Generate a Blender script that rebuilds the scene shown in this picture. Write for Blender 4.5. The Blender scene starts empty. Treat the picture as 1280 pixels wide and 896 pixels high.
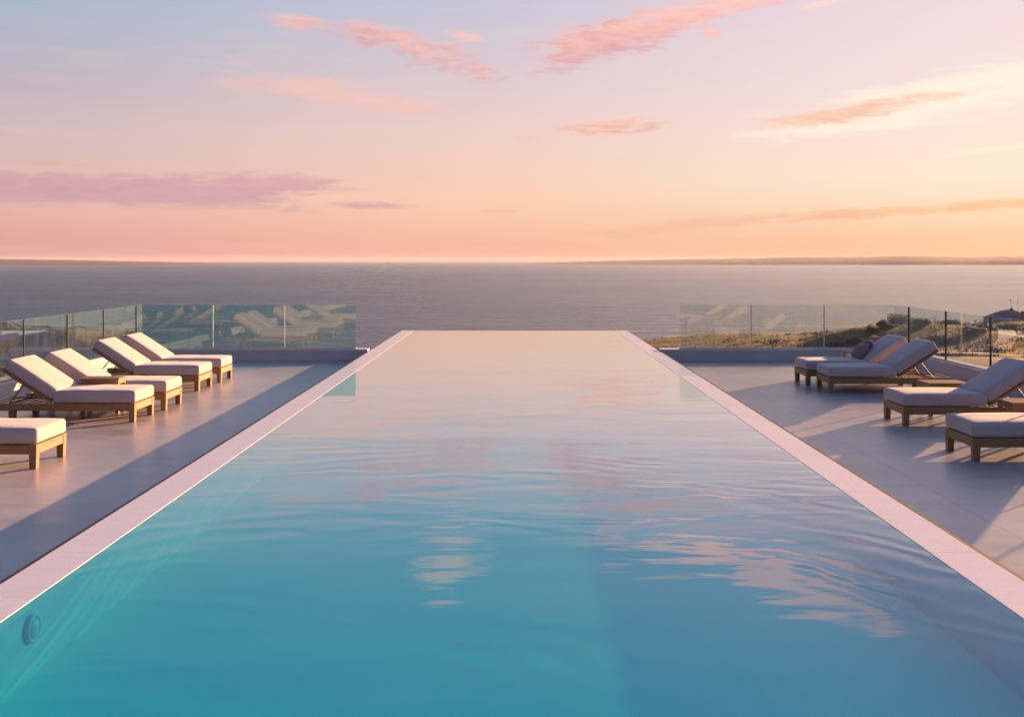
import bpy, bmesh, math, random
from mathutils import Vector, Matrix, noise as mnoise

random.seed(11)
R = math.radians
scene = bpy.context.scene
COL = scene.collection

# ------------------------------------------------------------------ helpers
def lin(c):
    out = []
    for v in c:
        v = v / 255.0
        out.append(v / 12.92 if v <= 0.04045 else ((v + 0.055) / 1.055) ** 2.4)
    return tuple(out) + (1.0,)

def link(name, bm, mat, parent=None, smooth=False, loc=None):
    me = bpy.data.meshes.new(name)
    bm.normal_update()
    bm.to_mesh(me)
    bm.free()
    if smooth:
        for p in me.polygons:
            p.use_smooth = True
    mats = mat if isinstance(mat, (list, tuple)) else [mat]
    for m in mats:
        me.materials.append(m)
    o = bpy.data.objects.new(name, me)
    COL.objects.link(o)
    if parent is not None:
        o.parent = parent
    if loc is not None:
        o.location = loc
    return o

def tag(o, label=None, cat=None, group=None, kind=None):
    if label: o['label'] = label
    if cat: o['category'] = cat
    if group: o['group'] = group
    if kind: o['kind'] = kind
    return o

def empty(name, loc, rz=0.0):
    o = bpy.data.objects.new(name, None)
    o.empty_display_size = 0.2
    COL.objects.link(o)
    o.location = loc
    o.rotation_euler = (0, 0, rz)
    return o

def copy_tree(o, parent=None):
    c = o.copy()
    COL.objects.link(c)
    if parent is not None:
        c.parent = parent
    for ch in list(o.children):
        copy_tree(ch, c)
    return c

def box(bm, x0, x1, y0, y1, z0, z1, bev=0.0, seg=2, M=None):
    r = bmesh.ops.create_cube(bm, size=1.0)
    vs = r['verts']
    sx, sy, sz = x1 - x0, y1 - y0, z1 - z0
    for v in vs:
        v.co = Vector((x0 + (v.co.x + .5) * sx, y0 + (v.co.y + .5) * sy, z0 + (v.co.z + .5) * sz))
    if bev > 0:
        es = list({e for v in vs for e in v.link_edges})
        rr = bmesh.ops.bevel(bm, geom=es, offset=bev, segments=seg, affect='EDGES', profile=0.5)
        vs = list({v for f in rr['faces'] for v in f.verts} | {v for v in vs if v.is_valid})
    if M is not None:
        for v in vs:
            v.co = M @ v.co
    return vs

def tube(bm, pts, r, n=8):
    """a swept round bar through pts"""
    rings = []
    for i, p in enumerate(pts):
        p = Vector(p)
        a = Vector(pts[max(i - 1, 0)]); b = Vector(pts[min(i + 1, len(pts) - 1)])
        d = (b - a).normalized()
        u = d.orthogonal().normalized(); w = d.cross(u)
        rr = r[i] if isinstance(r, (list, tuple)) else r
        rings.append([bm.verts.new(p + (u * math.cos(t) + w * math.sin(t)) * rr)
                      for t in [2 * math.pi * k / n for k in range(n)]])
    for A, B in zip(rings, rings[1:]):
        for k in range(n):
            bm.faces.new((A[k], A[(k + 1) % n], B[(k + 1) % n], B[k]))
    bm.faces.new(rings[0][::-1]); bm.faces.new(rings[-1])

def axis_samples(h, r, n):
    c = [-h + r * (1 - math.cos(t)) for t in [math.pi / 2 * k / 5 for k in range(6)]]
    inner = [-(h - r) + 2 * (h - r) * k / n for k in range(1, n)]
    return c + inner + [-v for v in c[::-1]]

def cushion(a, b, c, r, nx=14, ny=8, puff=0.012, seed=0):
    """soft rounded cushion of half sizes a, b, c"""
    bm = bmesh.new()
    X, Y, Z = axis_samples(a, r, nx), axis_samples(b, r, ny), axis_samples(c, min(r, c * .98), 2)
    cache = {}
    def vert(p):
        k = tuple(round(t, 5) for t in p)
        if k not in cache:
            cache[k] = bm.verts.new(p)
        return cache[k]
    def face_grid(U, V, f):
        for i in range(len(U) - 1):
            for j in range(len(V) - 1):
                q = [vert(f(U[i], V[j])), vert(f(U[i + 1], V[j])), vert(f(U[i + 1], V[j + 1])), vert(f(U[i], V[j + 1]))]
                q2 = []
                for v in q:
                    if v not in q2: q2.append(v)
                if len(q2) >= 3:
                    try: bm.faces.new(q2)
                    except ValueError: pass
    face_grid(X, Y, lambda u, v: (u, v, c)); face_grid(X, Y[::-1], lambda u, v: (u, v, -c))
    face_grid(X, Z[::-1], lambda u, v: (u, b, v)); face_grid(X, Z, lambda u, v: (u, -b, v))
    face_grid(Y, Z, lambda u, v: (a, u, v)); face_grid(Y, Z[::-1], lambda u, v: (-a, u, v))
    for v in bm.verts:
        p = v.co.copy()
        q = Vector((max(-a + r, min(a - r, p.x)), max(-b + r, min(b - r, p.y)), max(-c + r, min(c - r, p.z)) if c > r else 0))
        d = p - q
        if d.length > 1e-9:
            p = q + d.normalized() * min(r, c if c <= r else r)
        ux, uy = p.x / a, p.y / b
        w = max(0, (1 - ux ** 4)) * max(0, (1 - uy ** 4))
        if p.z > 0:
            p.z += puff * w
        nz = mnoise.noise(Vector((p.x * 5 + seed * 7.3, p.y * 5, p.z * 4)))
        n2 = mnoise.noise(Vector((p.x * 14 + seed * 3.1, p.y * 11, 2.0)))
        p.z += 0.004 * nz * (1 if p.z > 0 else 0) + 0.0012 * n2
        p.y += 0.005 * mnoise.noise(Vector((p.x * 6, seed * 2.0, p.z * 10))) * abs(uy)
        p.x += 0.004 * mnoise.noise(Vector((p.y * 7, seed * 4.0, p.z * 10))) * abs(ux)
        v.co = p
    bmesh.ops.recalc_face_normals(bm, faces=bm.faces[:])
    return bm

# ------------------------------------------------------------------ materials
class NT:
    def __init__(self, tree):
        self.t = tree
        self.t.nodes.clear()
    def n(self, typ, **kw):
        nd = self.t.nodes.new(typ)
        for k, v in kw.items():
            setattr(nd, k, v)
        return nd
    def l(self, a, b):
        self.t.links.new(a, b)
    def set(self, sock, v):
        if hasattr(v, 'is_output'):
            self.l(v, sock)
        else:
            sock.default_value = v
    def math(self, op, a, b=None, c=None, clamp=False):
        nd = self.n('ShaderNodeMath', operation=op)
        nd.use_clamp = clamp
        self.set(nd.inputs[0], a)
        if b is not None: self.set(nd.inputs[1], b)
        if c is not None: self.set(nd.inputs[2], c)
        return nd.outputs[0]
    def mix(self, f, a, b, blend='MIX'):
        nd = self.n('ShaderNodeMix', data_type='RGBA', blend_type=blend)
        nd.clamp_factor = True
        self.set(nd.inputs['Factor'], f)
        self.set(nd.inputs[6], a); self.set(nd.inputs[7], b)
        return nd.outputs[2]
    def smooth(self, v, a, b, to0=0.0, to1=1.0):
        nd = self.n('ShaderNodeMapRange', interpolation_type='SMOOTHSTEP')
        self.set(nd.inputs[0], v)
        nd.inputs[1].default_value = a; nd.inputs[2].default_value = b
        nd.inputs[3].default_value = to0; nd.inputs[4].default_value = to1
        return nd.outputs[0]
    def ramp(self, f, stops, interp='LINEAR'):
        nd = self.n('ShaderNodeValToRGB')
        cr = nd.color_ramp
        cr.interpolation = interp
        while len(cr.elements) > 1: cr.elements.remove(cr.elements[0])
        cr.elements[0].position = stops[0][0]; cr.elements[0].color = stops[0][1]
        for p, c in stops[1:]:
            e = cr.elements.new(p); e.color = c
        self.set(nd.inputs[0], f)
        return nd.outputs[0]
    def noise(self, vec, scale=5, detail=3, rough=.5, dist=0.0):
        nd = self.n('ShaderNodeTexNoise')
        if vec is not None: self.l(vec, nd.inputs['Vector'])
        nd.inputs['Scale'].default_value = scale; nd.inputs['Detail'].default_value = detail
        nd.inputs['Roughness'].default_value = rough; nd.inputs['Distortion'].default_value = dist
        return nd.outputs[0]
    def mapping(self, vec, loc=(0, 0, 0), rot=(0, 0, 0), sc=(1, 1, 1), typ='POINT'):
        nd = self.n('ShaderNodeMapping', vector_type=typ)
        self.l(vec, nd.inputs[0])
        nd.inputs[1].default_value = loc; nd.inputs[2].default_value = rot; nd.inputs[3].default_value = sc
        return nd.outputs[0]
    def bump(self, h, strength=.3, dist=.01, normal=None):
        nd = self.n('ShaderNodeBump')
        self.l(h, nd.inputs['Height'])
        self.set(nd.inputs['Strength'], strength); nd.inputs['Distance'].default_value = dist
        if normal is not None: self.l(normal, nd.inputs['Normal'])
        return nd.outputs[0]

def mat(name):
    m = bpy.data.materials.new(name)
    m.use_nodes = True
    return m, NT(m.node_tree)

def principled(nt, col, rough=.5, normal=None, **kw):
    b = nt.n('ShaderNodeBsdfPrincipled')
    nt.set(b.inputs['Base Color'], col)
    nt.set(b.inputs['Roughness'], rough)
    if normal is not None: nt.l(normal, b.inputs['Normal'])
    for k, v in kw.items(): nt.set(b.inputs[k], v)
    o = nt.n('ShaderNodeOutputMaterial')
    nt.l(b.outputs[0], o.inputs[0])
    return b

def objco(nt): return nt.n('ShaderNodeTexCoord').outputs['Object']
def worldpos(nt): return nt.n('ShaderNodeNewGeometry').outputs['Position']

def wood_mat(name, axis, dark=1.0):
    m, nt = mat(name)
    co = objco(nt)
    info = nt.n('ShaderNodeObjectInfo')
    add = nt.n('ShaderNodeVectorMath', operation='ADD')
    nt.l(co, add.inputs[0])
    cmb = nt.n('ShaderNodeCombineXYZ')
    rr = nt.math('MULTIPLY', info.outputs['Random'], 13.0)
    for k in range(3): nt.l(rr, cmb.inputs[k])
    nt.l(cmb.outputs[0], add.inputs[1])
    sc = [28, 28, 28]; sc[axis] = 1.6
    v = nt.mapping(add.outputs[0], sc=tuple(sc))
    g = nt.noise(v, 1.6, 5, .6, .6)
    fine = nt.noise(v, 7, 3, .6)
    c = nt.ramp(g, [(.25, (.16 * dark, .085 * dark, .040 * dark, 1)), (.5, (.33 * dark, .19 * dark, .075 * dark, 1)), (.75, (.43 * dark, .27 * dark, .105 * dark, 1))])
    c = nt.mix(nt.math('MULTIPLY', fine, .5), c, (.17 * dark, .085 * dark, .04 * dark, 1))
    principled(nt, c, nt.smooth(g, .2, .8, .42, .6), nt.bump(fine, .25, .003))
    return m
TEAK_X = wood_mat('teak_lengthwise', 0)
TEAK_Y = wood_mat('teak_crosswise', 1)
TEAK_Z = wood_mat('teak_upright', 2)

def fabric_mat(name, c1, c2, weave=420):
    m, nt = mat(name)
    co = objco(nt)
    n1 = nt.noise(co, 3.0, 4, .6)
    w1 = nt.n('ShaderNodeTexWave', wave_type='BANDS', bands_direction='X'); nt.l(co, w1.inputs[0]); w1.inputs['Scale'].default_value = weave / 6
    w2 = nt.n('ShaderNodeTexWave', wave_type='BANDS', bands_direction='Y'); nt.l(co, w2.inputs[0]); w2.inputs['Scale'].default_value = weave / 6
    wv = nt.math('MULTIPLY', w1.outputs[1], w2.outputs[1])
    wr = nt.noise(nt.mapping(co, sc=(3, 9, 6)), 1.0, 3, .55)
    c = nt.mix(n1, c1, c2)
    nb = nt.bump(wr, .35, .02)
    nb = nt.bump(wv, .12, .002, nb)
    principled(nt, c, .9, nb, **{'Sheen Weight': .25, 'Sheen Roughness': .5})
    return m
CUSH = fabric_mat('cream_outdoor_fabric', (.45, .395, .375, 1), (.51, .455, .435, 1))
BROWN = fabric_mat('brown_woven_fabric', (.20, .13, .115, 1), (.30, .205, .185, 1), 200)
PIPE = fabric_mat('cream_seam_fabric', (.50, .47, .45, 1), (.58, .55, .53, 1))

def metal_mat(name, col, rough, metallic=1.0):
    m, nt = mat(name)
    n1 = nt.noise(objco(nt), 30, 3, .6)
    principled(nt, nt.mix(n1, tuple(c * .8 for c in col[:3]) + (1,), col), nt.smooth(n1, .2, .8, rough - .08, rough + .08), Metallic=metallic)
    return m
STEEL = metal_mat('brushed_steel', (.55, .54, .53, 1), .32)
DARKMETAL = metal_mat('dark_painted_metal', (.05, .042, .038, 1), .6, 0.0)
MATTEBLACK = metal_mat('matte_black_strip', (.018, .018, .02, 1), .75, 0.0)
POSTMETAL = metal_mat('dark_post_metal', (.09, .085, .085, 1), .4, .5)

def concrete_mat(name, base, var, rough=.45, joints=None, gloss_var=.12, spec=.5, jdepth=.75):
    m, nt = mat(name)
    p = worldpos(nt)
    n1 = nt.noise(p, .35, 5, .6, .4)
    n2 = nt.noise(nt.mapping(p, sc=(1.0, 3.0, 1.0)), 1.6, 6, .65)
    n3 = nt.noise(p, 45, 3, .6)
    f = nt.math('ADD', nt.math('MULTIPLY', n1, .55), nt.math('MULTIPLY', n2, .45))
    lo = tuple(base[k] * (1 - var) for k in range(3)) + (1,)
    hi = tuple(base[k] * (1 + var) for k in range(3)) + (1,)
    c = nt.mix(nt.smooth(f, .35, .65), lo, hi)
    c = nt.mix(nt.math('MULTIPLY', nt.smooth(n3, .45, .75), .05), c, tuple(base[k] * .5 for k in range(3)) + (1,))
    h = nt.math('MULTIPLY', n3, .5)
    nb = nt.bump(n2, .10, .02)
    if joints:
        sp = nt.n('ShaderNodeSeparateXYZ'); nt.l(p, sp.inputs[0])
        ds = []
        for k, (off, step) in joints.items():
            u = nt.math('FRACT', nt.math('DIVIDE', nt.math('ADD', sp.outputs[k], off), step))
            d = nt.math('MULTIPLY', nt.math('ABSOLUTE', nt.math('SUBTRACT', u, .5)), step)
            ds.append(nt.math('SUBTRACT', step / 2, d) if False else nt.math('SUBTRACT', step * .5, d))
        dd = nt.math('MINIMUM', ds[0], ds[1]) if len(ds) > 1 else ds[0]
        jm = nt.smooth(dd, .002, .006, 1.0, 0.0)
        c = nt.mix(nt.math('MULTIPLY', jm, jdepth), c, tuple(base[k] * .3 for k in range(3)) + (1,))
        nb = nt.bump(nt.math('SUBTRACT', 1.0, jm), .5, .004, nb)
    nb = nt.bump(h, .08, .003, nb)
    principled(nt, c, nt.smooth(n2, .3, .7, rough - gloss_var, rough + gloss_var), nb, **{'Specular IOR Level': spec})
    return m
DECK = concrete_mat('polished_concrete_deck', (.38, .365, .36), .22, .36, {0: (0.8, 2.4), 1: (.35, 2.4)}, .05, 1.0)
WALLM = concrete_mat('painted_render_wall', (.56, .54, .53), .05, .7)
COPING = concrete_mat('pale_stone_coping', (.70, .70, .735), .05, .26, {1: (.2, 1.8)}, .06, .5, .18)

# glass -------------------------------------------------------------
def thin_reflect(nt, r0, normal=None, power=5.0):
    g = nt.n('ShaderNodeNewGeometry')
    dt = nt.n('ShaderNodeVectorMath', operation='DOT_PRODUCT')
    nt.l(normal if normal is not None else g.outputs['Normal'], dt.inputs[0]); nt.l(g.outputs['Incoming'], dt.inputs[1])
    fa = nt.math('ABSOLUTE', dt.outputs['Value'])
    p5 = nt.math('POWER', nt.math('SUBTRACT', 1.0, fa, clamp=True), power)
    return nt.math('ADD', r0, nt.math('MULTIPLY', p5, 1 - r0), clamp=True)

def glass_mat(name, r0, tint):
    m, nt = mat(name)
    f = thin_reflect(nt, r0)
    tr = nt.n('ShaderNodeBsdfTransparent'); tr.inputs[0].default_value = tint
    gl = nt.n('ShaderNodeBsdfGlossy'); gl.inputs['Roughness'].default_value = .0; gl.inputs['Color'].default_value = (1, 1, 1, 1)
    # faint salt film
    co = worldpos(nt)
    d = nt.noise(nt.mapping(co, sc=(6, 6, 1.2)), 1.5, 5, .65)
    df = nt.n('ShaderNodeBsdfDiffuse'); df.inputs[0].default_value = (.7, .7, .68, 1)
    mx = nt.n('ShaderNodeMixShader'); nt.l(f, mx.inputs[0]); nt.l(tr.outputs[0], mx.inputs[1]); nt.l(gl.outputs[0], mx.inputs[2])
    m2 = nt.n('ShaderNodeMixShader'); nt.l(nt.smooth(d, .35, .8, .006, .04), m2.inputs[0]); nt.l(mx.outputs[0], m2.inputs[1]); nt.l(df.outputs[0], m2.inputs[2])
    o = nt.n('ShaderNodeOutputMaterial'); nt.l(m2.outputs[0], o.inputs[0])
    return m
GLASS = glass_mat('pale_green_balustrade_glass', .05, (.925, .97, .94, 1))
GLASSL = glass_mat('teal_reflective_balustrade_glass', .46, (.86, .92, .90, 1))
GLASSB = glass_mat('teal_balustrade_glass', .06, (.72, .92, .91, 1))

# pool water ----------------------------------------------------------
def pool_water_mat():
    m, nt = mat('pool_water')
    p = worldpos(nt)
    warp = nt.noise(p, .35, 2, .5)
    # long low ripples, concentrated in drifting patches
    v1 = nt.mapping(p, rot=(0, 0, R(4)), sc=(.30, 1.0, 1))
    a = nt.noise(v1, 2.3, 2, .45, .5)
    v2 = nt.mapping(p, rot=(0, 0, R(-5)), sc=(.26, 1.0, 1))
    b = nt.noise(v2, 5.5, 2, .5, .4)
    c = nt.noise(nt.mapping(p, sc=(.5, .9, 1)), .9, 2, .5)
    patch = nt.smooth(nt.noise(nt.mapping(p, loc=(3.7, 1.3, 0), sc=(.5, 1, 1)), .22, 2, .5), .42, .62, .25, 1.0)
    h = nt.math('ADD', nt.math('MULTIPLY', a, .8), nt.math('MULTIPLY', b, .28))
    h = nt.math('MULTIPLY', h, patch)
    h = nt.math('ADD', h, nt.math('MULTIPLY', c, .9))
    q = nt.mapping(p, loc=(.8, 0, 0), sc=(1, .7, 0))
    ln = nt.n('ShaderNodeVectorMath', operation='LENGTH'); nt.l(q, ln.inputs[0])
    rad = nt.math('ADD', ln.outputs['Value'], nt.math('MULTIPLY', nt.math('SUBTRACT', nt.noise(p, .55, 3, .5), .5), .9))
    ring = nt.math('SINE', nt.math('MULTIPLY', rad, 27.0))
    ring2 = nt.math('SINE', nt.math('MULTIPLY', nt.math('ADD', rad, nt.math('MULTIPLY', warp, .5)), 36.0))
    band = nt.math('MULTIPLY', nt.smooth(rad, 4.6, 5.6), nt.smooth(rad, 6.8, 8.6, 1, 0))
    band = nt.math('MULTIPLY', band, nt.smooth(nt.noise(p, .5, 3, .55), .38, .6))
    h = nt.math('ADD', h, nt.math('MULTIPLY', nt.math('MULTIPLY', nt.math('ADD', ring, nt.math('MULTIPLY', ring2, .35)), band), .075))
    nb = nt.bump(h, 1.0, .011)
    f = thin_reflect(nt, .022, nb, 5.0)
    g = nt.n('ShaderNodeNewGeometry')
    dt = nt.n('ShaderNodeVectorMath', operation='DOT_PRODUCT'); nt.l(nb, dt.inputs[0]); nt.l(g.outputs['Incoming'], dt.inputs[1])
    f = nt.math('MAXIMUM', f, nt.smooth(nt.math('ABSOLUTE', dt.outputs['Value']), .09, .36, 1, 0))
    tr = nt.n('ShaderNodeBsdfTransparent'); tr.inputs[0].default_value = (.30, .98, .98, 1)
    gl = nt.n('ShaderNodeBsdfGlossy'); gl.inputs['Roughness'].default_value = .012; nt.l(nb, gl.inputs['Normal'])
    mx = nt.n('ShaderNodeMixShader'); nt.l(f, mx.inputs[0]); nt.l(tr.outputs[0], mx.inputs[1]); nt.l(gl.outputs[0], mx.inputs[2])
    o = nt.n('ShaderNodeOutputMaterial'); nt.l(mx.outputs[0], o.inputs[0])
    return m
POOLWATER = pool_water_mat()

def pool_plaster(name, ca, cb):
    m, nt = mat(name)
    p = worldpos(nt)
    n1 = nt.noise(p, .5, 4, .6)
    n2 = nt.noise(nt.mapping(p, sc=(1, 1, 1)), 12, 4, .6)
    v = nt.n('ShaderNodeTexVoronoi', feature='SMOOTH_F1'); nt.l(nt.mapping(p, sc=(1, .6, 1)), v.inputs['Vector']); v.inputs['Scale'].default_value = 1.4
    c = nt.mix(n1, ca, cb)
    c = nt.mix(nt.math('MULTIPLY', nt.smooth(n2, .4, .7), .12), c, tuple(v * .8 for v in ca[:3]) + (1,))
    principled(nt, c, .6, nt.bump(n2, .1, .01))
    return m
PLASTER = pool_plaster('aqua_pool_plaster', (.06, .93, .82, 1), (.09, .97, .87, 1))
SHADEPLASTER = pool_plaster('shade_toned_pool_plaster', (.14, .60, .74, 1), (.18, .64, .78, 1))  # pool walls toned darker than the floor, wall shade put into the colour
SHELL = concrete_mat('bare_concrete_shell', (.30, .29, .28), .1, .8)

# sea -------------------------------------------------------------------
def sea_mat():
    m, nt = mat('sea_water')
    p = worldpos(nt)
    w1 = nt.noise(nt.mapping(p, rot=(0, 0, R(8)), sc=(.34, 1, 1)), .15, 5, .62, .3)
    w2 = nt.noise(nt.mapping(p, rot=(0, 0, R(-14)), sc=(.5, 1, 1)), .75, 4, .6, .2)
    big = nt.noise(nt.mapping(p, rot=(0, 0, R(5)), sc=(.35, 1, 1)), .010, 4, .6, .5)
    h = nt.math('ADD', nt.math('MULTIPLY', w1, 4.8), nt.math('MULTIPLY', w2, 1.5))
    # the water lies in the lee of the dunes on the right and is ruffled by wind on the left
    sp = nt.n('ShaderNodeSeparateXYZ'); nt.l(p, sp.inputs[0])
    lee = nt.math('DIVIDE', sp.outputs[0], nt.math('ADD', nt.math('ABSOLUTE', sp.outputs[1]), 60.0))
    lee = nt.math('ADD', lee, nt.math('MULTIPLY', nt.math('SUBTRACT', big, .5), .25))
    calm = nt.smooth(lee, -.45, .42)
    nb = nt.bump(h, nt.math('SUBTRACT', 1.0, nt.math('MULTIPLY', calm, .73)), 1.3)
    c = nt.mix(big, (.010, .062, .120, 1), (.020, .084, .155, 1))
    principled(nt, c, nt.math('SUBTRACT', nt.smooth(big, .35, .65, .30, .36), nt.math('MULTIPLY', calm, .18)), nb, IOR=1.40)
    return m
SEA = sea_mat()

def foam_mat():
    m, nt = mat('surf_foam')
    n1 = nt.noise(worldpos(nt), .8, 4, .6)
    principled(nt, nt.mix(n1, (.55, .55, .55, 1), (.8, .8, .8, 1)), .8)
    return m
FOAM = foam_mat()

def dune_mat():
    m, nt = mat('dune_grass_and_sand')
    p = worldpos(nt)
    n1 = nt.noise(p, .045, 5, .6, .4)
    n2 = nt.noise(p, .5, 5, .65)
    n3 = nt.noise(p, 4.0, 4, .65)
    g = nt.mix(n2, (.050, .052, .018, 1), (.105, .094, .036, 1))
    g = nt.mix(nt.smooth(n3, .4, .65), g, (.034, .038, .015, 1))
    s = nt.mix(n2, (.30, .215, .135, 1), (.40, .30, .20, 1))
    # open sand near the foot of the terrace on the right
    d1 = nt.n('ShaderNodeVectorMath', operation='DISTANCE')
    nt.l(nt.mapping(p, sc=(1, 1, 0)), d1.inputs[0]); d1.inputs[1].default_value = (36, 58, 0)
    near = nt.smooth(nt.math('ADD', d1.outputs['Value'], nt.math('MULTIPLY', n2, 8)), 14, 30, .5, 0)
    sp = nt.n('ShaderNodeSeparateXYZ'); nt.l(p, sp.inputs[0])
    beach = nt.smooth(sp.outputs[2], -17.9, -17.0, 1, 0)
    fm = nt.smooth(nt.math('ADD', nt.math('ADD', n1, near), nt.math('MULTIPLY', nt.math('SUBTRACT', n2, .5), .25)), .64, .74)
    fm = nt.math('MAXIMUM', fm, beach)
    c = nt.mix(fm, g, s)
    principled(nt, c, .95, nt.bump(nt.math('ADD', n3, n2), .6, .25))
    return m
DUNE = dune_mat()

def path_mat():
    m, nt = mat('pale_gravel_path')
    n1 = nt.noise(worldpos(nt), 2.0, 5, .65)
    principled(nt, nt.mix(n1, (.30, .28, .27, 1), (.46, .43, .41, 1)), .95, nt.bump(n1, .4, .05))
    return m
PATH = path_mat()

def leaf_mat(name, a, b, c):
    m, nt = mat(name)
    info = nt.n('ShaderNodeObjectInfo')
    p = worldpos(nt)
    n1 = nt.noise(p, .9, 3, .6)
    n2 = nt.noise(p, 9.0, 2, .6)
    col = nt.mix(n1, a, b)
    col = nt.mix(nt.smooth(n2, .5, .75), col, c)
    bs = principled(nt, col, .75)
    return m
LEAF = leaf_mat('olive_shrub_leaves', (.040, .046, .016, 1), (.075, .070, .026, 1), (.115, .095, .036, 1))
LEAF2 = leaf_mat('dark_shrub_leaves', (.034, .038, .016, 1), (.055, .050, .022, 1), (.095, .072, .03, 1))
BLADE = leaf_mat('dry_dune_grass', (.095, .085, .032, 1), (.15, .125, .05, 1), (.075, .078, .028, 1))
BARK, _nt = mat('shrub_bark')
principled(_nt, _nt.mix(_nt.noise(worldpos(_nt), 6, 3), (.06, .04, .028, 1), (.11, .08, .06, 1)), .9)

def hill_mat():
    m, nt = mat('far_wooded_coast')
    n1 = nt.noise(worldpos(nt), .02, 5, .6)
    principled(nt, nt.mix(n1, (.018, .023, .034, 1), (.032, .034, .042, 1)), 1.0)
    return m
HILL = hill_mat()

def paint_mat(name, a, b, rough=.7, scale=3):
    m, nt = mat(name)
    n1 = nt.noise(worldpos(nt), scale, 4, .6)
    principled(nt, nt.mix(n1, a, b), rough, nt.bump(n1, .2, .02))
    return m
SLATE = paint_mat('blue_grey_roof_tiles', (.11, .12, .16, 1), (.17, .18, .23, 1))
REDTILE = paint_mat('red_roof_tiles', (.20, .055, .04, 1), (.30, .085, .06, 1))
WHITEWALL = paint_mat('pale_house_wall', (.38, .37, .38, 1), (.5, .49, .49, 1))
DARKWIN = paint_mat('dark_window_glass', (.02, .022, .028, 1), (.04, .04, .045, 1), .15)

# ------------------------------------------------------------------ camera
cam_d = bpy.data.cameras.new('camera')
cam_d.sensor_width = 36.0
cam_d.lens = 36.0
cam_d.shift_x = -3 / 1280
cam_d.shift_y = -123.5 / 1280
cam_d.clip_start = 0.1
cam_d.clip_end = 40000
cam = bpy.data.objects.new('camera', cam_d)
COL.objects.link(cam)
cam.location = (0, 0, 2.0)
cam.rotation_euler = (R(90), 0, 0)
scene.camera = cam

# ------------------------------------------------------------------ terrace
DZ = -0.21            # deck height (pool coping top is z = 0)
WIN, WOUT = 2.86, 3.20
YF = 28.9             # infinity edge
YW = 22.35            # inner face of the far parapet
YB = -9.0
bm = bmesh.new()
pts = [(-8.45, YB), (8.6, YB), (8.6, YW + .33), (WOUT, YW + .33), (WOUT, -2.5), (-WOUT, -2.5), (-WOUT, YW + .33), (-8.45, YW + .33)]
top = [bm.verts.new((x, y, DZ)) for x, y in pts]
bot = [bm.verts.new((x, y, -9.5)) for x, y in pts]
bm.faces.new(top); bm.faces.new(bot[::-1])
for i in range(len(pts)):
    j = (i + 1) % len(pts)
    bm.faces.new((top[j], top[i], bot[i], bot[j]))
bmesh.ops.recalc_face_normals(bm, faces=bm.faces[:])
tag(link('deck', bm, DECK), kind='structure')

# pool: one thing with basin, copings, edge strips, lamp
pool = tag(empty('infinity_pool', (0, 12, DZ)), 'long infinity pool with pale stone coping running out to the sea', 'swimming pool')
def pl(name, bm, m, parent=pool, smooth=False):
    o = link(name, bm, m, None, smooth)
    o.parent = parent
    o.matrix_parent_inverse = parent.matrix_world.inverted() if parent is not pool else Matrix.Translation((0, -12, -DZ))
    return o
FL = -0.47
bm = bmesh.new()      # basin: floor, four inner walls and outer shell as one watertight body
def rect(z, x, y0, y1): return [bm.verts.new(c) for c in ((-x, y0, z), (x, y0, z), (x, y1, z), (-x, y1, z))]
ti = rect(-.05, WIN, -2.1, YF - .12); fi = rect(FL, WIN, -2.1, YF - .12)
to = rect(-.05, WOUT, -2.45, YF); fo = rect(-9.5, WOUT, -2.45, YF)
bm.faces.new(fi)
for i in range(4):
    j = (i + 1) % 4
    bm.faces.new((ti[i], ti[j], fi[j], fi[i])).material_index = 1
    bm.faces.new((to[j], to[i], fo[i], fo[j])).material_index = 2
    bm.faces.new((to[i], to[j], ti[j], ti[i]))
bm.faces.new(fo[::-1]).material_index = 2
pl('basin', bm, [PLASTER, SHADEPLASTER, SHELL])
for s in (-1, 1):
    bm = bmesh.new()
    xs = sorted((s * (WIN - .02), s * (WOUT - .028)))
    box(bm, xs[0], xs[1], -2.45, YF, -.048, 0, .003, 2)
    pl('coping', bm, COPING)
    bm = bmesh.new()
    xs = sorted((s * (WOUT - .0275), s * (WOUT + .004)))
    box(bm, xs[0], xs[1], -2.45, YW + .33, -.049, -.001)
    pl('edge_strip', bm, MATTEBLACK)  # thin matte black strip along the outer coping edge
bm = bmesh.new()
box(bm, -WIN + .021, WIN - .021, -2.45, -2.1, -.048, 0, .006, 2)
pl('coping', bm, COPING)
# underwater lamp on the left wall
def disc(bm, r0, prof, n=32):
    rings = []
    for (x, r) in prof:
        rings.append([bm.verts.new((x, r * math.cos(2 * math.pi * k / n), r * math.sin(2 * math.pi * k / n))) for k in range(n)])
    for A, B in zip(rings, rings[1:]):
        for k in range(n):
            bm.faces.new((A[k], A[(k + 1) % n], B[(k + 1) % n], B[k]))
    bm.faces.new(rings[-1])
    bmesh.ops.recalc_face_normals(bm, faces=bm.faces[:])
bm = bmesh.new(); disc(bm, .06, [(0, .085), (.020, .085), (.028, .078), (.028, .066), (.018, .062), (.016, .01)])
lamp = link('underwater_light', bm, SHADEPLASTER, pool, True, (-WIN + .001, 6.05 - 12, -.175 - DZ))
bm = bmesh.new(); disc(bm, .06, [(.017, .061), (.030, .052), (.040, .03), (.043, .008)])
link('lens', bm, SHADEPLASTER, lamp, True)

# water sheet
bm = bmesh.new()
vs = [bm.verts.new(c) for c in ((-WIN + .021, -2.1, -.0035), (WIN - .021, -2.1, -.0035), (WIN - .021, YF + .01, -.0035), (-WIN + .021, YF + .01, -.0035))]
bm.faces.new(vs)
vb = [bm.verts.new(c) for c in ((WIN - .021, YF + .012, -3.0), (-WIN + .021, YF + .012, -3.0))]
bm.faces.new((vs[3], vs[2], vb[0], vb[1]))
tag(link('pool_water', bm, POOLWATER), kind='structure')

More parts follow.
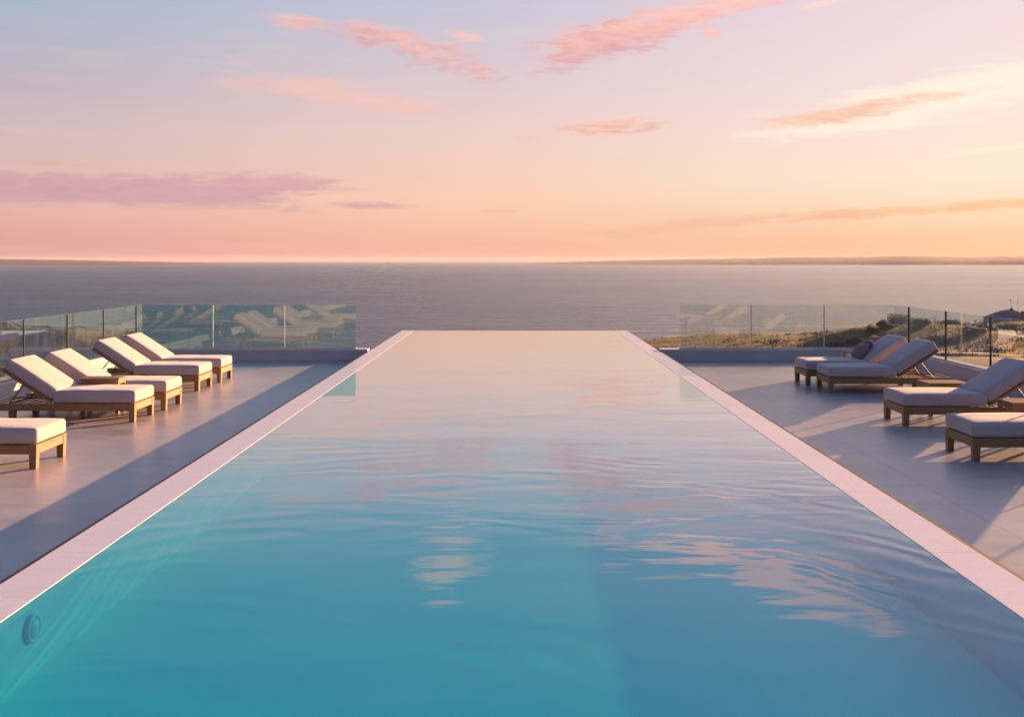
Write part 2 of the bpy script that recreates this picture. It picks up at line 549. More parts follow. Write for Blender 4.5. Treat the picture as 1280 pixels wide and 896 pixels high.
# ------------------------------------------------------------------ parapets and glass balustrades
WT = 0.045            # wall top
GT = 1.01             # glass top
XL, XR = -8.15, 8.30  # glass planes of the side runs
YG = 22.45
def wall(x0, x1, y0, y1, label, capin):
    root = tag(empty('parapet_wall', ((x0 + x1) / 2, (y0 + y1) / 2, DZ)), label, 'wall')
    off = Matrix.Translation((-(x0 + x1) / 2, -(y0 + y1) / 2, -DZ))
    bm = bmesh.new(); box(bm, x0, x1, y0, y1, DZ - .3, WT - .03)
    o = link('wall_body', bm, WALLM, root); o.matrix_parent_inverse = off
    bm = bmesh.new()
    a = [x0, x1, y0, y1]
    if capin[0]: a[0] -= .012
    if capin[1]: a[1] += .012
    if capin[2]: a[2] -= .012
    box(bm, a[0], a[1], a[2], a[3], WT - .0295, WT, .005, 2)
    o = link('wall_cap', bm, COPING, root); o.matrix_parent_inverse = off
    return root
wall(-8.45, -8.09, YB, YW - .012, 'low rendered parapet along the left side of the deck, sunlit on its inner face', (0, 1, 0))
wall(8.24, 8.6, YB, YW - .012, 'low rendered parapet along the right side of the deck, its inner face in shade', (1, 0, 0))
wall(-8.45, -WOUT - .006, YW, YW + .33, 'low parapet across the far end of the deck left of the pool', (0, 0, 1))
wall(WOUT + .006, 8.6, YW, YW + .33, 'low parapet across the far end of the deck right of the pool', (0, 0, 1))

def balustrade(p0, p1, joints, label, glass=GLASS, post=POSTMETAL, slim=.0065):
    """glass run from p0 to p1; joints are distances along the run"""
    p0 = Vector(p0); p1 = Vector(p1)
    L = (p1 - p0).length
    ang = math.atan2(p1.y - p0.y, p1.x - p0.x)
    root = tag(empty('glass_balustrade', (p0.x, p0.y, WT), ang), label, 'railing')
    edges = [0] + list(joints) + [L]
    h = GT - WT
    for a, b in zip(edges, edges[1:]):
        bm = bmesh.new(); box(bm, a + .008, b - .008, -.006, .006, .012, h, .0015, 1)
        link('glass_panel', bm, glass, root)
    bm = bmesh.new(); box(bm, 0, L, -.022, -.008, .0, .028); box(bm, 0, L, .008, .022, 0, .028); box(bm, 0, L, -.0079, .0079, 0, .008)
    link('base_channel', bm, STEEL, root)
    for a in joints:
        bm = bmesh.new(); box(bm, a - slim, a + slim, -.019, .019, .0285, h - .004, .003, 1)
        link('post', bm, post, root)
    return root
jl = [17.0 - k * 1.65 for k in range(14, -1, -1)] + [18.65, 20.3, 22.05]
jl = [y - YB - .1 for y in jl if y > YB + .6]
balustrade((XL, YB + .1), (XL, YG - .03), jl, 'glass balustrade along the left side of the deck, reflecting the warm sky', GLASSL)
jr = [17.85 - k * 1.85 for k in range(13, -1, -1)] + [19.7, 21.55]
jr = [y - YB - .1 for y in jr if y > YB + .6]
balustrade((XR, YB + .1), (XR, YG - .03), jr, 'glass balustrade along the right side of the deck in front of the dunes')
balustrade((XL - .01, YG), (-3.47, YG), [1.55, 3.12], 'glass balustrade at the far end left of the pool, mirroring the loungers', GLASSB, STEEL, .008)
balustrade((3.62, YG), (XR + .01, YG), [1.57, 3.17], 'glass balustrade at the far end right of the pool in front of sea and bushes', GLASS, STEEL, .008)

# ------------------------------------------------------------------ sun loungers
LW, LL, SEAT, ANG, BL = .75, 2.05, 1.13, R(33), .80
def make_lounger():
    """origin at the foot end near corner on the deck, head towards +x"""
    root = empty('sun_lounger', (0, 0, 0))
    bm = bmesh.new()
    box(bm, .086, LL, .006, .046, .155, .255, .004, 1)
    fr = link('frame', bm, TEAK_X, root)
    box_ = lambda *a: None
    bm = bmesh.new(); box(bm, .086, LL, LW - .046, LW - .006, .155, .255, .004, 1)
    link('side_rail', bm, TEAK_X, root)
    bm = bmesh.new(); box(bm, .005, .045, .086, LW - .086, .155, .255, .004, 1)
    link('foot_rail', bm, TEAK_Y, root)
    bm = bmesh.new(); box(bm, LL - .045, LL - .004, .047, LW - .047, .16, .25, .004, 1)
    link('head_rail', bm, TEAK_Y, root)
    bm = bmesh.new()
    for k in range(16):
        x = .11 + k * (LL - .24) / 15
        box(bm, x, x + .07, .047, LW - .047, .215, .238)
    link('slat_base', bm, TEAK_Y, root)
    for x0 in (0.0, 1.64):
        for y0 in (0.0, LW - .085):
            bm = bmesh.new()
            zt = .257 if x0 == 0 else .1545
            vs = box(bm, x0, x0 + .085, y0, y0 + .085, 0, zt, .005, 2)
            for v in vs:      # slight taper of the foot
                if v.co.z < .05:
                    v.co.x = x0 + .0425 + (v.co.x - x0 - .0425) * .84
                    v.co.y = y0 + .0425 + (v.co.y - y0 - .0425) * .84
            link('leg', bm, TEAK_Z, root)
    bm = cushion(SEAT / 2, LW / 2, .082, .042, 20, 10, .014, 1)
    sc = link('seat_cushion', bm, CUSH, root, True, (SEAT / 2 - .004, LW / 2, .262 + .082))
    bm = bmesh.new()
    a, b = SEAT / 2 - .012, LW / 2 + .0005
    tube(bm, [(-a, -b, .036), (a, -b, .036)], .0035, 6); 
    link('piping', bm, PIPE, sc, True)
    # raised back
    M = Matrix.Translation((SEAT + .02, 0, .262)) @ Matrix.Rotation(-ANG, 4, 'Y')
    bm = bmesh.new()
    for y0 in (.012, LW - .052):
        box(bm, 0, BL, y0, y0 + .04, -.006, .032, .003, 1, M)
    box(bm, BL - .05, BL - .001, .053, LW - .053, -.006, .032, .003, 1, M)
    for k in range(9):
        x = .03 + k * .078
        box(bm, x, x + .055, .053, LW - .053, .004, .024, 0, 1, M)
    link('backrest_frame', bm, TEAK_X, root)
    bm = cushion(BL / 2, LW / 2, .08, .045, 14, 10, .02, 4)
    bc = link('back_cushion', bm, CUSH, root, True)
    bc.matrix_local = M @ Matrix.Translation((BL / 2 + .012, LW / 2, .034 + .08))
    # folding stay
    t = M @ Vector((.46, 0, -.008))
    for y in (.07, LW - .07):
        bm = bmesh.new()
        tube(bm, [(t.x, y, t.z), (t.x + .21, y, .236)], .009, 8)
        link('support_stay', bm, DARKMETAL, root)
    bm = bmesh.new(); tube(bm, [(t.x + .205, .05, .246), (t.x + .205, LW - .05, .246)], .008, 8)
    link('stay_bar', bm, DARKMETAL, root)
    return root

proto = make_lounger()
GL, GR = 'sun loungers on the left deck', 'sun loungers on the right deck'
spots = [
    # foot x, near y, facing, yaw jitter, label
    (-5.05, 10.80, -1, .6, 'nearest teak sun lounger left of the pool, only its cushioned foot end showing', GL),
    (-5.15, 13.90, -1, -.4, 'teak sun lounger left of the pool with the small side table just behind it', GL),
    (-5.11, 15.00, -1, .5, 'teak sun lounger left of the pool, half hidden behind the small side table', GL),
    (-5.30, 17.22, -1, -.5, 'fourth sun lounger from the front on the left deck, its folding stay in view', GL),
    (-5.28, 18.42, -1, .3, 'farthest sun lounger left of the pool, beside the far glass balustrade', GL),
    (5.13, 18.00, 1, .4, 'farthest sun lounger right of the pool with brown pillows against its raised back', GR),
    (5.21, 16.95, 1, -.5, 'teak sun lounger right of the pool, directly in front of the one with brown pillows', GR),
    (5.16, 13.57, 1, .3, 'teak sun lounger right of the pool standing between the two side tables', GR),
    (5.02, 11.20, 1, .0, 'nearest teak sun lounger right of the pool, its raised back outside the picture', GR),
]
for i, (x, y, s, j, lab, g) in enumerate(spots):
    o = proto if i == 0 else copy_tree(proto)
    if s > 0:
        o.location = (x, y, DZ); o.rotation_euler = (0, 0, R(j))
    else:
        o.location = (x, y + LW, DZ); o.rotation_euler = (0, 0, R(180 + j))
    tag(o, lab, 'sun lounger', g)

# ------------------------------------------------------------------ side tables
def make_table(w, d, h=.47, name='side_table'):
    root = empty(name, (0, 0, 0))
    H = h
    bm = bmesh.new()
    n = 4
    for k in range(n):
        y0 = k * d / n
        box(bm, 0, w, y0 + .002, y0 + d / n - .002, H - .03, H, .003, 1)
    link('table_top', bm, TEAK_X, root)
    bm = bmesh.new()
    box(bm, .05, w - .05, .016, .04, H - .085, H - .0305, .002, 1); box(bm, .05, w - .05, d - .04, d - .016, H - .085, H - .0305, .002, 1)
    box(bm, .016, .04, .05, d - .05, H - .085, H - .0305, .002, 1); box(bm, w - .04, w - .016, .05, d - .05, H - .085, H - .0305, .002, 1)
    link('apron', bm, TEAK_X, root)
    for x in (.012, w - .06):
        for y in (.012, d - .06):
            bm = bmesh.new(); box(bm, x, x + .048, y, y + .048, 0, H - .0308, .003, 1)
            link('leg', bm, TEAK_Z, root)
    return root
t = make_table(.57, .30, .51); t.location = (-6.24, 14.68, DZ)
tag(t, 'narrow teak side table between two loungers left of the pool', 'side table', 'teak side tables')
t2 = make_table(.58, .44); t2.location = (5.84, 14.42, DZ)
tag(t2, 'teak side table right of the pool, behind the third lounger and near the glass', 'side table', 'teak side tables')
t3 = copy_tree(t2); t3.location = (6.06, 12.45, DZ)
tag(t3, 'teak side table between the two nearest loungers right of the pool', 'side table', 'teak side tables')

# ------------------------------------------------------------------ pillows and the low armchair
def pillow(loc, rot, size, label):
    bm = cushion(size, size, .075, .07, 10, 10, .02, 9)
    for v in bm.verts:      # pinched corners
        u, w = v.co.x / size, v.co.y / size
        k = 1 - .72 * min(1, max(abs(u), abs(w)) ** 3)
        v.co.z *= k
        v.co.x *= 1 - .06 * (1 - w * w) * abs(u); v.co.y *= 1 - .06 * (1 - u * u) * abs(w)
    o = link('pillow', bm, BROWN, None, True, loc)
    o.rotation_euler = rot
    tag(o, label, 'pillow', 'brown scatter pillows')
pillow((6.22, 18.40, .36), (R(4), R(-52), R(8)), .165, 'brown pillow leaning on the raised back of the farthest right lounger, in front')
pillow((6.38, 18.62, .41), (R(-6), R(-44), R(-14)), .165, 'dark brown pillow partly hidden behind another on the farthest right lounger')

ch = tag(empty('low_armchair', (6.42, 19.35, DZ)), 'low wooden armchair with white seat and brown back behind the farthest right lounger', 'armchair')
for y0 in (0, .60):
    for x0 in (0, .56):
        bm = bmesh.new(); box(bm, x0, x0 + .05, y0, y0 + .05, 0, .405, .004, 1); link('leg', bm, TEAK_Z, ch)
    bm = bmesh.new(); box(bm, -.03, .64, y0 - .008, y0 + .058, .406, .432, .008, 2); link('armrest', bm, TEAK_X, ch)
bm = bmesh.new(); box(bm, .051, .559, .0, .65, .16, .22, .004, 1); link('seat_frame', bm, TEAK_X, ch)
bm = cushion(.28, .26, .07, .04, 8, 8, .015, 3); link('seat_cushion', bm, CUSH, ch, True, (.29, .325, .292))
M = Matrix.Translation((.50, .065, .23)) @ Matrix.Rotation(R(16), 4, 'Y')
bm = bmesh.new(); box(bm, 0, .05, 0, .52, 0, .48, .006, 1, M); link('backrest', bm, TEAK_Z, ch)
bm = cushion(.22, .25, .06, .045, 8, 8, .02, 6)
bc = link('back_cushion', bm, BROWN, ch, True); bc.matrix_local = Matrix.Translation((.50, .325, .52)) @ Matrix.Rotation(R(16 - 90), 4, 'Y')

# ------------------------------------------------------------------ terrain, sea
SEAZ = -18.0
coast = [(-130, -120), (-112, 40), (-92, 105), (-64, 150), (-25, 190), (10, 240), (32, 281), (75, 296), (130, 306), (250, 335), (420, 380), (700, 460)]
def coast_dist(x, y):
    best = 1e9; side = 1
    for (ax, ay), (bx, by) in zip(coast, coast[1:]):
        dx, dy = bx - ax, by - ay
        t = max(0, min(1, ((x - ax) * dx + (y - ay) * dy) / (dx * dx + dy * dy)))
        px, py = ax + t * dx, ay + t * dy
        d = math.hypot(x - px, y - py)
        if d < best:
            best = d
            side = 1 if (dx * (y - ay) - dy * (x - ax)) < 0 else -1
    return best * side
def sst(a, b, v):
    t = max(0, min(1, (v - a) / (b - a)))
    return t * t * (3 - 2 * t)
BUMPS = [(47, 118, 1.9, 11, 13), (39, 120, 1.2, 8, 12), (26, 232, 2.6, 20, 24), (16, 150, .7, 9, 12), (102, 208, -3.0, 30, 32), (36, 148, 1.2, 9, 11), (33, 62, .7, 12, 11), (-70, 112, 2.0, 16, 14), (20, 118, .5, 8, 10), (95, 150, -1.2, 30, 25), (44, 92, -.7, 6, 8)]
def ground(x, y):
    s = coast_dist(x, y)
    h = -18.8 + 13.7 * sst(-6, 138, s)
    land = sst(2, 40, s)
    for cx, cy, a, sx, sy in BUMPS:
        h += land * a * math.exp(-((x - cx) / sx) ** 2 - ((y - cy) / sy) ** 2)
    n = mnoise.noise(Vector((x * .035, y * .03, 3.1)))
    r = 1 - abs(mnoise.noise(Vector((x * .05 + 9, y * .035, 7.7))))
    f = mnoise.noise(Vector((x * .16, y * .16, 1.3)))
    r2 = 1 - abs(mnoise.noise(Vector((x * .028 + 2, y * .022, 4.4))))
    h += land * (0.6 * n + 1.0 * (r - .8) + 1.3 * (r2 - .8) + .22 * f)
    flat = max(abs(x) - 14, abs(y - 8) - 24)
    if flat < 14:
        h = min(h, -4.6 + max(0, flat) * .12)
    return max(h, -18.75)
bm = bmesh.new()
X0, X1, Y0, Y1, ST = -140, 320, -70, 400, 2.3
nx, ny = int((X1 - X0) / ST), int((Y1 - Y0) / ST)
G = [[bm.verts.new((X0 + i * ST, Y0 + j * ST, ground(X0 + i * ST, Y0 + j * ST))) for j in range(ny + 1)] for i in range(nx + 1)]
for i in range(nx):
    for j in range(ny):
        q = (G[i][j], G[i + 1][j], G[i + 1][j + 1], G[i][j + 1])
        if max(v.co.z for v in q) > -18.7:
            bm.faces.new(q)
for v in [v for v in bm.verts if not v.link_faces]:
    bm.verts.remove(v)
tag(link('dunes', bm, DUNE, None, True), kind='structure')

bm = bmesh.new()
NS = 96
rings = []
for rad in (1.0, 120, 500, 1500, 4000, 9000):
    rings.append([bm.verts.new((rad * math.cos(2 * math.pi * k / NS), rad * math.sin(2 * math.pi * k / NS), SEAZ)) for k in range(NS)])
for A, B in zip(rings, rings[1:]):
    for k in range(NS):
        bm.faces.new((A[k], B[k], B[(k + 1) % NS], A[(k + 1) % NS]))
bm.faces.new(rings[0])
tag(link('sea', bm, SEA), kind='structure')

# surf line
bm = bmesh.new()
def ribbon(bm, pts, w, zf, wob=0):
    prev = None
    for i, (x, y) in enumerate(pts):
        a = pts[max(i - 1, 0)]; b = pts[min(i + 1, len(pts) - 1)]
        d = Vector((b[0] - a[0], b[1] - a[1], 0)).normalized(); nrm = Vector((-d.y, d.x, 0))
        ww = (w[i] if isinstance(w, list) else w)
        L = Vector((x, y, 0)) + nrm * ww / 2; Rr = Vector((x, y, 0)) - nrm * ww / 2
        L.z = zf(L.x, L.y); Rr.z = zf(Rr.x, Rr.y)
        cur = (bm.verts.new(L), bm.verts.new(Rr))
        if prev: bm.faces.new((prev[0], prev[1], cur[1], cur[0]))
        prev = cur
def resample(pts, step):
    out = []
    for (ax, ay), (bx, by) in zip(pts, pts[1:]):
        n = max(1, int(math.hypot(bx - ax, by - ay) / step))
        for k in range(n):
            out.append((ax + (bx - ax) * k / n, ay + (by - ay) * k / n))
    out.append(pts[-1])
    return out
cp = resample(coast[4:], 3.0)
for off, seg in ((3.0, (30, 200)), (9.0, (42, 75)), (14.0, (80, 118)), (8, (125, 170))):
    line = []
    for (x, y) in cp[seg[0]:seg[1]]:
        k = off + 1.6 * mnoise.noise(Vector((x * .06, off, y * .06)))
        line.append((x - k * .4, y + k))
    w = [max(.15, (1.0 + 1.2 * mnoise.noise(Vector((x * .13, off * 3, y * .13)))) * min(1, i / 5, (len(line) - 1 - i) / 5 + .05)) for i, (x, y) in enumerate(line)]
    ribbon(bm, line, w, lambda x, y: SEAZ + .05)
tag(link('surf', bm, FOAM), kind='structure')

# footpaths over the dunes
def spline(pts, n=12):
    out = []
    for i in range(len(pts) - 1):
        p0 = Vector(pts[max(i - 1, 0)]); p1 = Vector(pts[i]); p2 = Vector(pts[i + 1]); p3 = Vector(pts[min(i + 2, len(pts) - 1)])
        for k in range(n):
            t = k / n
            out.append(tuple(.5 * ((2 * p1) + (-p0 + p2) * t + (2 * p0 - 5 * p1 + 4 * p2 - p3) * t * t + (-p0 + 3 * p1 - 3 * p2 + p3) * t ** 3)))
    out.append(tuple(pts[-1]))
    return out
bm = bmesh.new()
pz = lambda x, y: max(ground(x, y), (ground(x + .9, y) + ground(x - .9, y) + ground(x, y + .9) + ground(x, y - .9)) / 4) + .16
ribbon(bm, spline([(37, 98), (35.5, 90), (34, 82), (34, 76.5), (36, 74), (39.5, 75), (46, 78), (56, 80)]), 2.0, pz)
tag(link('path', bm, PATH), kind='structure')
bm = bmesh.new()
ribbon(bm, spline([(37, 84), (41, 88), (46, 96), (50, 104), (53, 112)]), 1.6, pz)
tag(link('path', bm, PATH), kind='structure')

# ------------------------------------------------------------------ vegetation
def leaf_cloud(bm, centre, rad, n, leaf, rng, squash=.75):
    for _ in range(n):
        d = Vector((rng.gauss(0, 1), rng.gauss(0, 1), rng.gauss(0, 1))).normalized()
        r = rad * (rng.random() ** .33)
        p = centre + Vector((d.x * r, d.y * r, abs(d.z) * r * squash if d.z > -.25 else d.z * r * .4))
        t = Vector((rng.gauss(0, 1), rng.gauss(0, 1), rng.gauss(0, .7))).normalized()
        u = t.orthogonal().normalized()
        L = leaf * rng.uniform(.6, 1.3); W = L * .45
        q = [bm.verts.new(p + t * L), bm.verts.new(p + u * W), bm.verts.new(p - t * L), bm.verts.new(p - u * W)]
        bm.faces.new(q)
def shrub_mesh(seed, r, clumps, leaves, leaf):
    rng = random.Random(seed)
    bm = bmesh.new()
    for k in range(clumps):
        a = rng.uniform(0, 2 * math.pi); rr = r * rng.uniform(0, .75)
        c = Vector((rr * math.cos(a), rr * math.sin(a), r * rng.uniform(.15, .62) * (1 - .45 * rr / r)))
        leaf_cloud(bm, c, r * rng.uniform(.28, .5), leaves, leaf, rng)
    sb = bmesh.new()
    for k in range(7):
        a = rng.uniform(0, 2 * math.pi)
        e = Vector((math.cos(a) * r * .55, math.sin(a) * r * .55, r * rng.uniform(.45, .7)))
        tube(sb, [(0, 0, -.35), tuple(e * .5 + Vector((0, 0, r * .12))), tuple(e)], [r * .05, r * .03, r * .012], 6)
    return bm, sb
protos = []
for seed, r, cl, lv, lf, m in ((1, 1.6, 26, 120, .085, LEAF), (2, 1.6, 22, 130, .085, LEAF2), (3, 1.6, 30, 110, .08, LEAF)):
    root = empty('shrub', (0, 0, -100))
    fb, sb = shrub_mesh(seed, r, cl, lv, lf)
    link('foliage', fb, m, root); link('branches', sb, BARK, root)
    protos.append([root, False])
def pxp(px, d): return (px - 643) / 1280 * d
shrubs = [  # x, distance, radius scale (xy, z), proto, label
    (pxp(1062, 74), 74, 0.89, 1.0, 0, 'wide round olive bush behind the far right glass, nearest to the parapet'),
    (pxp(1089, 112), 112, 0.56, 1.35, 1, 'small dark round bush on the dune ridge, left one of a close pair'),
    (pxp(1103, 115), 115, 0.56, 1.4, 1, 'small dark round bush on the dune ridge, right one of a close pair'),
    (pxp(1125, 116), 116, 0.99, 1.1, 2, 'broad dark bush on the ridge beside the pair of round bushes'),
    (pxp(1072, 108), 108, 0.73, .9, 1, 'low dark bush at the seaward end of the ridge of bushes'),
    (pxp(1150, 112), 112, 0.99, .8, 2, 'spreading olive bush on the ridge, seen through the corner of the glass'),
    (pxp(1227, 148), 148, 0.96, 1.2, 1, 'brown rounded bush on the skyline beside the blue-grey roof'),
    (pxp(1008, 92), 92, 0.66, .8, 0, 'low round olive bush alone on the grassy slope between two glass posts'),
    (pxp(1030, 96), 96, 0.86, .8, 2, 'olive bush below the ridge, beside the pale post of the far right glass'),
    (pxp(1050, 104), 104, 0.92, .9, 1, 'dark bush at the foot of the ridge, above the wide round bush'),
    (pxp(1092, 92), 92, 0.99, .85, 0, 'olive bush in front of the pair of round bushes'),
    (pxp(1118, 88), 88, 0.99, .8, 2, 'olive bush just above the brown pillows of the far lounger'),
    (pxp(1190, 118), 118, 1.06, .75, 0, 'flat olive bush on the skyline behind the right side glass'),
    (pxp(1168, 100), 100, 0.99, .8, 1, 'dark bush on the slope above the start of the pale footpath'),
    (pxp(1215, 104), 104, 0.92, .7, 2, 'olive bush above the branch of the pale footpath'),
    (pxp(1262, 108), 108, 0.99, .8, 0, 'olive bush on the slope below the red roof'),
    (-48, 88, 1.7, 1.4, 1, 'dark bush on the slope below the left side glass, nearest the picture edge'),
    (-46, 96, 1.5, 1.2, 1, 'dark bush on the slope below the left side glass, farther out to sea'),
]
for x, y, s, sz, k, lab in shrubs:
    root, used = protos[k]
    o = root if not used else copy_tree(root)
    protos[k][1] = True
    o.location = (x, y, ground(x, y) - .1)
    o.scale = (s, s, s * sz)
    o.rotation_euler = (0, 0, random.uniform(0, 6.28))
    tag(o, lab, 'shrub', 'shrubs on the dunes')

rng = random.Random(5)
bm = bmesh.new()          # uncountable low scrub over the dunes
cnt = 0
while cnt < 150:
    d = rng.uniform(48, 240); px = rng.uniform(780, 1500)
    x = pxp(px, d)
    z = ground(x, d)
    if z < -16.0 or math.hypot((x - 36) / 1.3, d - 60) < 15: continue
    if mnoise.noise(Vector((x * .05, d * .04, 5))) < -.02 and px < 1300: continue
    r = rng.uniform(.5, 1.5)
    leaf_cloud(bm, Vector((x, d, z - .1)), r, int(110 * r + 40), .10 + d * .0004, rng, .8)
    cnt += 1
for _ in range(90):
    x = rng.uniform(-80, -20); y = rng.uniform(50, 120)
    leaf_cloud(bm, Vector((x, y, ground(x, y))), rng.uniform(.6, 1.4), 80, .13, rng, .8)
tag(link('dune_scrub', bm, LEAF), 'low olive scrub covering the dunes beyond the balustrade', 'scrub', None, 'stuff')
bm = bmesh.new()
cnt = 0
while cnt < 3600:
    d = rng.uniform(42, 230); px = rng.uniform(770, 1480)
    x = pxp(px, d)
    z = ground(x, d)
    if z < -16.6 or math.hypot((x - 36) / 1.3, d - 60) < 13 + 5 * rng.random(): continue
    for b in range(5):
        a = rng.uniform(0, 6.28); hgt = rng.uniform(.2, .5); w = .045
        base = Vector((x + rng.gauss(0, .18), d + rng.gauss(0, .18), z - .05))
        tip = base + Vector((math.cos(a) * hgt * .45, math.sin(a) * hgt * .45, hgt))
        s_ = Vector((-math.sin(a), math.cos(a), 0)) * w
        bm.faces.new((bm.verts.new(base - s_), bm.verts.new(base + s_), bm.verts.new(tip)))
    cnt += 1
tag(link('dune_grass', bm, BLADE), 'dry grass growing on the dunes', 'grass', None, 'stuff')

# ------------------------------------------------------------------ houses and masts on the right
def gable(bm, x0, x1, y0, y1, z0, z1, over=.25):
    """hip roof"""
    w = min(x1 - x0, y1 - y0) / 2
    p = [bm.verts.new(c) for c in ((x0 - over, y0 - over, z0), (x1 + over, y0 - over, z0), (x1 + over, y1 + over, z0), (x0 - over, y1 + over, z0))]
    if x1 - x0 > y1 - y0:
        r = [bm.verts.new((x0 + w * .8, (y0 + y1) / 2, z1)), bm.verts.new((x1 - w * .8, (y0 + y1) / 2, z1))]
        bm.faces.new((p[0], p[1], r[1], r[0])); bm.faces.new((p[2], p[3], r[0], r[1])); bm.faces.new((p[1], p[2], r[1])); bm.faces.new((p[3], p[0], r[0]))
    else:
        r = [bm.verts.new(((x0 + x1) / 2, y0 + w * .8, z1)), bm.verts.new(((x0 + x1) / 2, y1 - w * .8, z1))]
        bm.faces.new((p[1], p[2], r[1], r[0])); bm.faces.new((p[3], p[0], r[0], r[1])); bm.faces.new((p[0], p[1], r[0])); bm.faces.new((p[2], p[3], r[1]))
    bm.faces.new(p[::-1])
def house(cx, cy, w, d, hw, hr, roofm, label, eave):
    root = tag(empty('beach_house', (cx, cy, eave - hw)), label, 'house')
    bm = bmesh.new(); box(bm, -w / 2, w / 2, -d / 2, d / 2, -2.5, hw); link('wall', bm, WHITEWALL, root)
    bm = bmesh.new(); gable(bm, -w / 2, w / 2, -d / 2, d / 2, hw + .004, hw + hr, .35); rf = link('roof', bm, roofm, root)
    for k in range(3):
        x = -w / 2 + w * (k + .5) / 3
        bm = bmesh.new(); box(bm, x - .35, x + .35, -d / 2 - .03, -d / 2 + .02, hw - 1.5, hw - .45, .02, 1); link('window', bm, DARKWIN, root)
    return root, rf
hy = 236
def zz(py, d): return 2 - (py - 324.5) / 1280 * d
h1, rf = house(pxp(1254, hy), hy, 6.9, 4.6, 2.6, zz(390, hy) - zz(397.5, hy), SLATE, 'beach house with long blue-grey roof showing above the right side glass', zz(397.5, hy))
bm = bmesh.new(); box(bm, -1.0, 1.0, -1.9, -.7, 2.5, 3.0); gable(bm, -1.0, 1.0, -1.9, -.7, 3.003, 3.4, .15)
link('dormer', bm, SLATE, rf)
hy2 = 247
h2, rf2 = house(pxp(1261, hy2), hy2, 3.3, 2.8, 3.2, .5, SLATE, 'small dark roofed hut rising behind the blue-grey roof', zz(389.5, hy2))
bm = bmesh.new(); box(bm, .35, .95, -.3, .3, 3.25, 3.8); 
v = [bm.verts.new(c) for c in ((.25, -.4, 3.802), (1.05, -.4, 3.802), (1.05, .4, 3.802), (.25, .4, 3.802), (.65, 0, 4.15))]
for k in range(4): bm.faces.new((v[k], v[(k + 1) % 4], v[4]))
bm.faces.new(v[3::-1])
link('turret', bm, SLATE, rf2)
hy3 = 230
h3, rf3 = house(pxp(1283, hy3), hy3, 4.6, 4.0, 2.2, 1.3, REDTILE, 'beach house with red roof at the edge of the picture', zz(396, hy3))
bm = bmesh.new(); box(bm, -.9, -.5, .2, .6, 2.5, 3.5, .02, 1); link('chimney', bm, WHITEWALL, rf3)
md = 240
ms = tag(empty('signal_mast', (pxp(1263.5, md), md, ground(pxp(1263.5, md), md))), 'thin twin pole mast with a crossbar standing behind the roofs', 'mast')
gz = ms.location.z
x2 = pxp(1272.5, md) - pxp(1263.5, md)
bm = bmesh.new(); tube(bm, [(0, 0, -.5), (0, 0, zz(374, md) - gz)], [.045, .03], 8); link('pole', bm, DARKMETAL, ms)
bm = bmesh.new(); tube(bm, [(x2, 0, -.5), (x2, 0, zz(369, md) - gz)], [.045, .028], 8); link('pole', bm, DARKMETAL, ms)
bm = bmesh.new(); tube(bm, [(-.1, 0, zz(378.5, md) - gz), (x2 + .1, 0, zz(378.3, md) - gz)], .022, 6); link('crossbar', bm, DARKMETAL, ms)
bm = bmesh.new(); box(bm, -.10, .10, -.05, .05, zz(376, md) - gz, zz(374.2, md) - gz, .01, 1); link('light_box', bm, DARKMETAL, ms)

# ------------------------------------------------------------------ far coasts
def far_land(x0, x1, d0, d1, top, seed, tip0, tip1, name='headland'):
    bm = bmesh.new()
    N = max(60, int((x1 - x0) / 22)); Mn = 14
    rows = []
    for i in range(N + 1):
        u = i / N
        x = x0 + (x1 - x0) * u
        row = []
        prof = min(1, u / tip0 if tip0 else 1, (1 - u) / tip1 if tip1 else 1) ** .6
        for j in range(Mn + 1):
            w = j / Mn
            y = d0 + (d1 - d0) * w + 60 * mnoise.noise(Vector((x * .002, seed, 1)))
            hh = top * prof * min(1, w * 3.2, (1 - w) * 3) ** .7
            hh *= .90 + .07 * mnoise.noise(Vector((x * .004, w * 3, seed))) + .07 * mnoise.noise(Vector((x * .03, w * 8, seed)))
            hh += (1.0 * mnoise.noise(Vector((x * .09, w * 20, seed + 3)))) * (1 if hh > 3 else 0)
            row.append(bm.verts.new((x, y, max(SEAZ - .7, SEAZ - .6 + hh))))
        rows.append(row)
    for A, B in zip(rows, rows[1:]):
        for j in range(Mn):
            bm.faces.new((A[j], B[j], B[j + 1], A[j + 1]))
    tag(link(name, bm, HILL, None, True), kind='structure')
far_land(20, 3600, 3900, 4700, 38, 2.0, .42, 0)
far_land(-3600, -1080, 3700, 4300, 27.0, 5.0, 0, .45)

# ------------------------------------------------------------------ haze
bm = bmesh.new(); box(bm, -9300, 9300, -9300, 9300, -19.2, 17.5)
hz = link('haze', bm, [], None)
m = bpy.data.materials.new('sea_haze'); m.use_nodes = True
nt = NT(m.node_tree)
vol = nt.n('ShaderNodeVolumePrincipled')
vol.inputs['Color'].default_value = (.80, .87, 1.0, 1)
vol.inputs['Density'].default_value = 0.55e-4
vol.inputs['Anisotropy'].default_value = .15
o = nt.n('ShaderNodeOutputMaterial'); nt.l(vol.outputs[0], o.inputs['Volume'])
hz.data.materials.append(m)
tag(hz, kind='stuff')

# ------------------------------------------------------------------ sun and sky
SUN_AZ, SUN_EL = R(45), R(8.5)
sdir = Vector((math.sin(SUN_AZ) * math.cos(SUN_EL), math.cos(SUN_AZ) * math.cos(SUN_EL), math.sin(SUN_EL)))
sd = bpy.data.lights.new('sun', 'SUN')
sd.energy = 5.0
sd.angle = R(.55)
sd.color = (1.0, .50, .25)
so = bpy.data.objects.new('sun', sd)
COL.objects.link(so)
so.rotation_euler = (-sdir).to_track_quat('-Z', 'Y').to_euler()
so.location = (60, 60, 40)

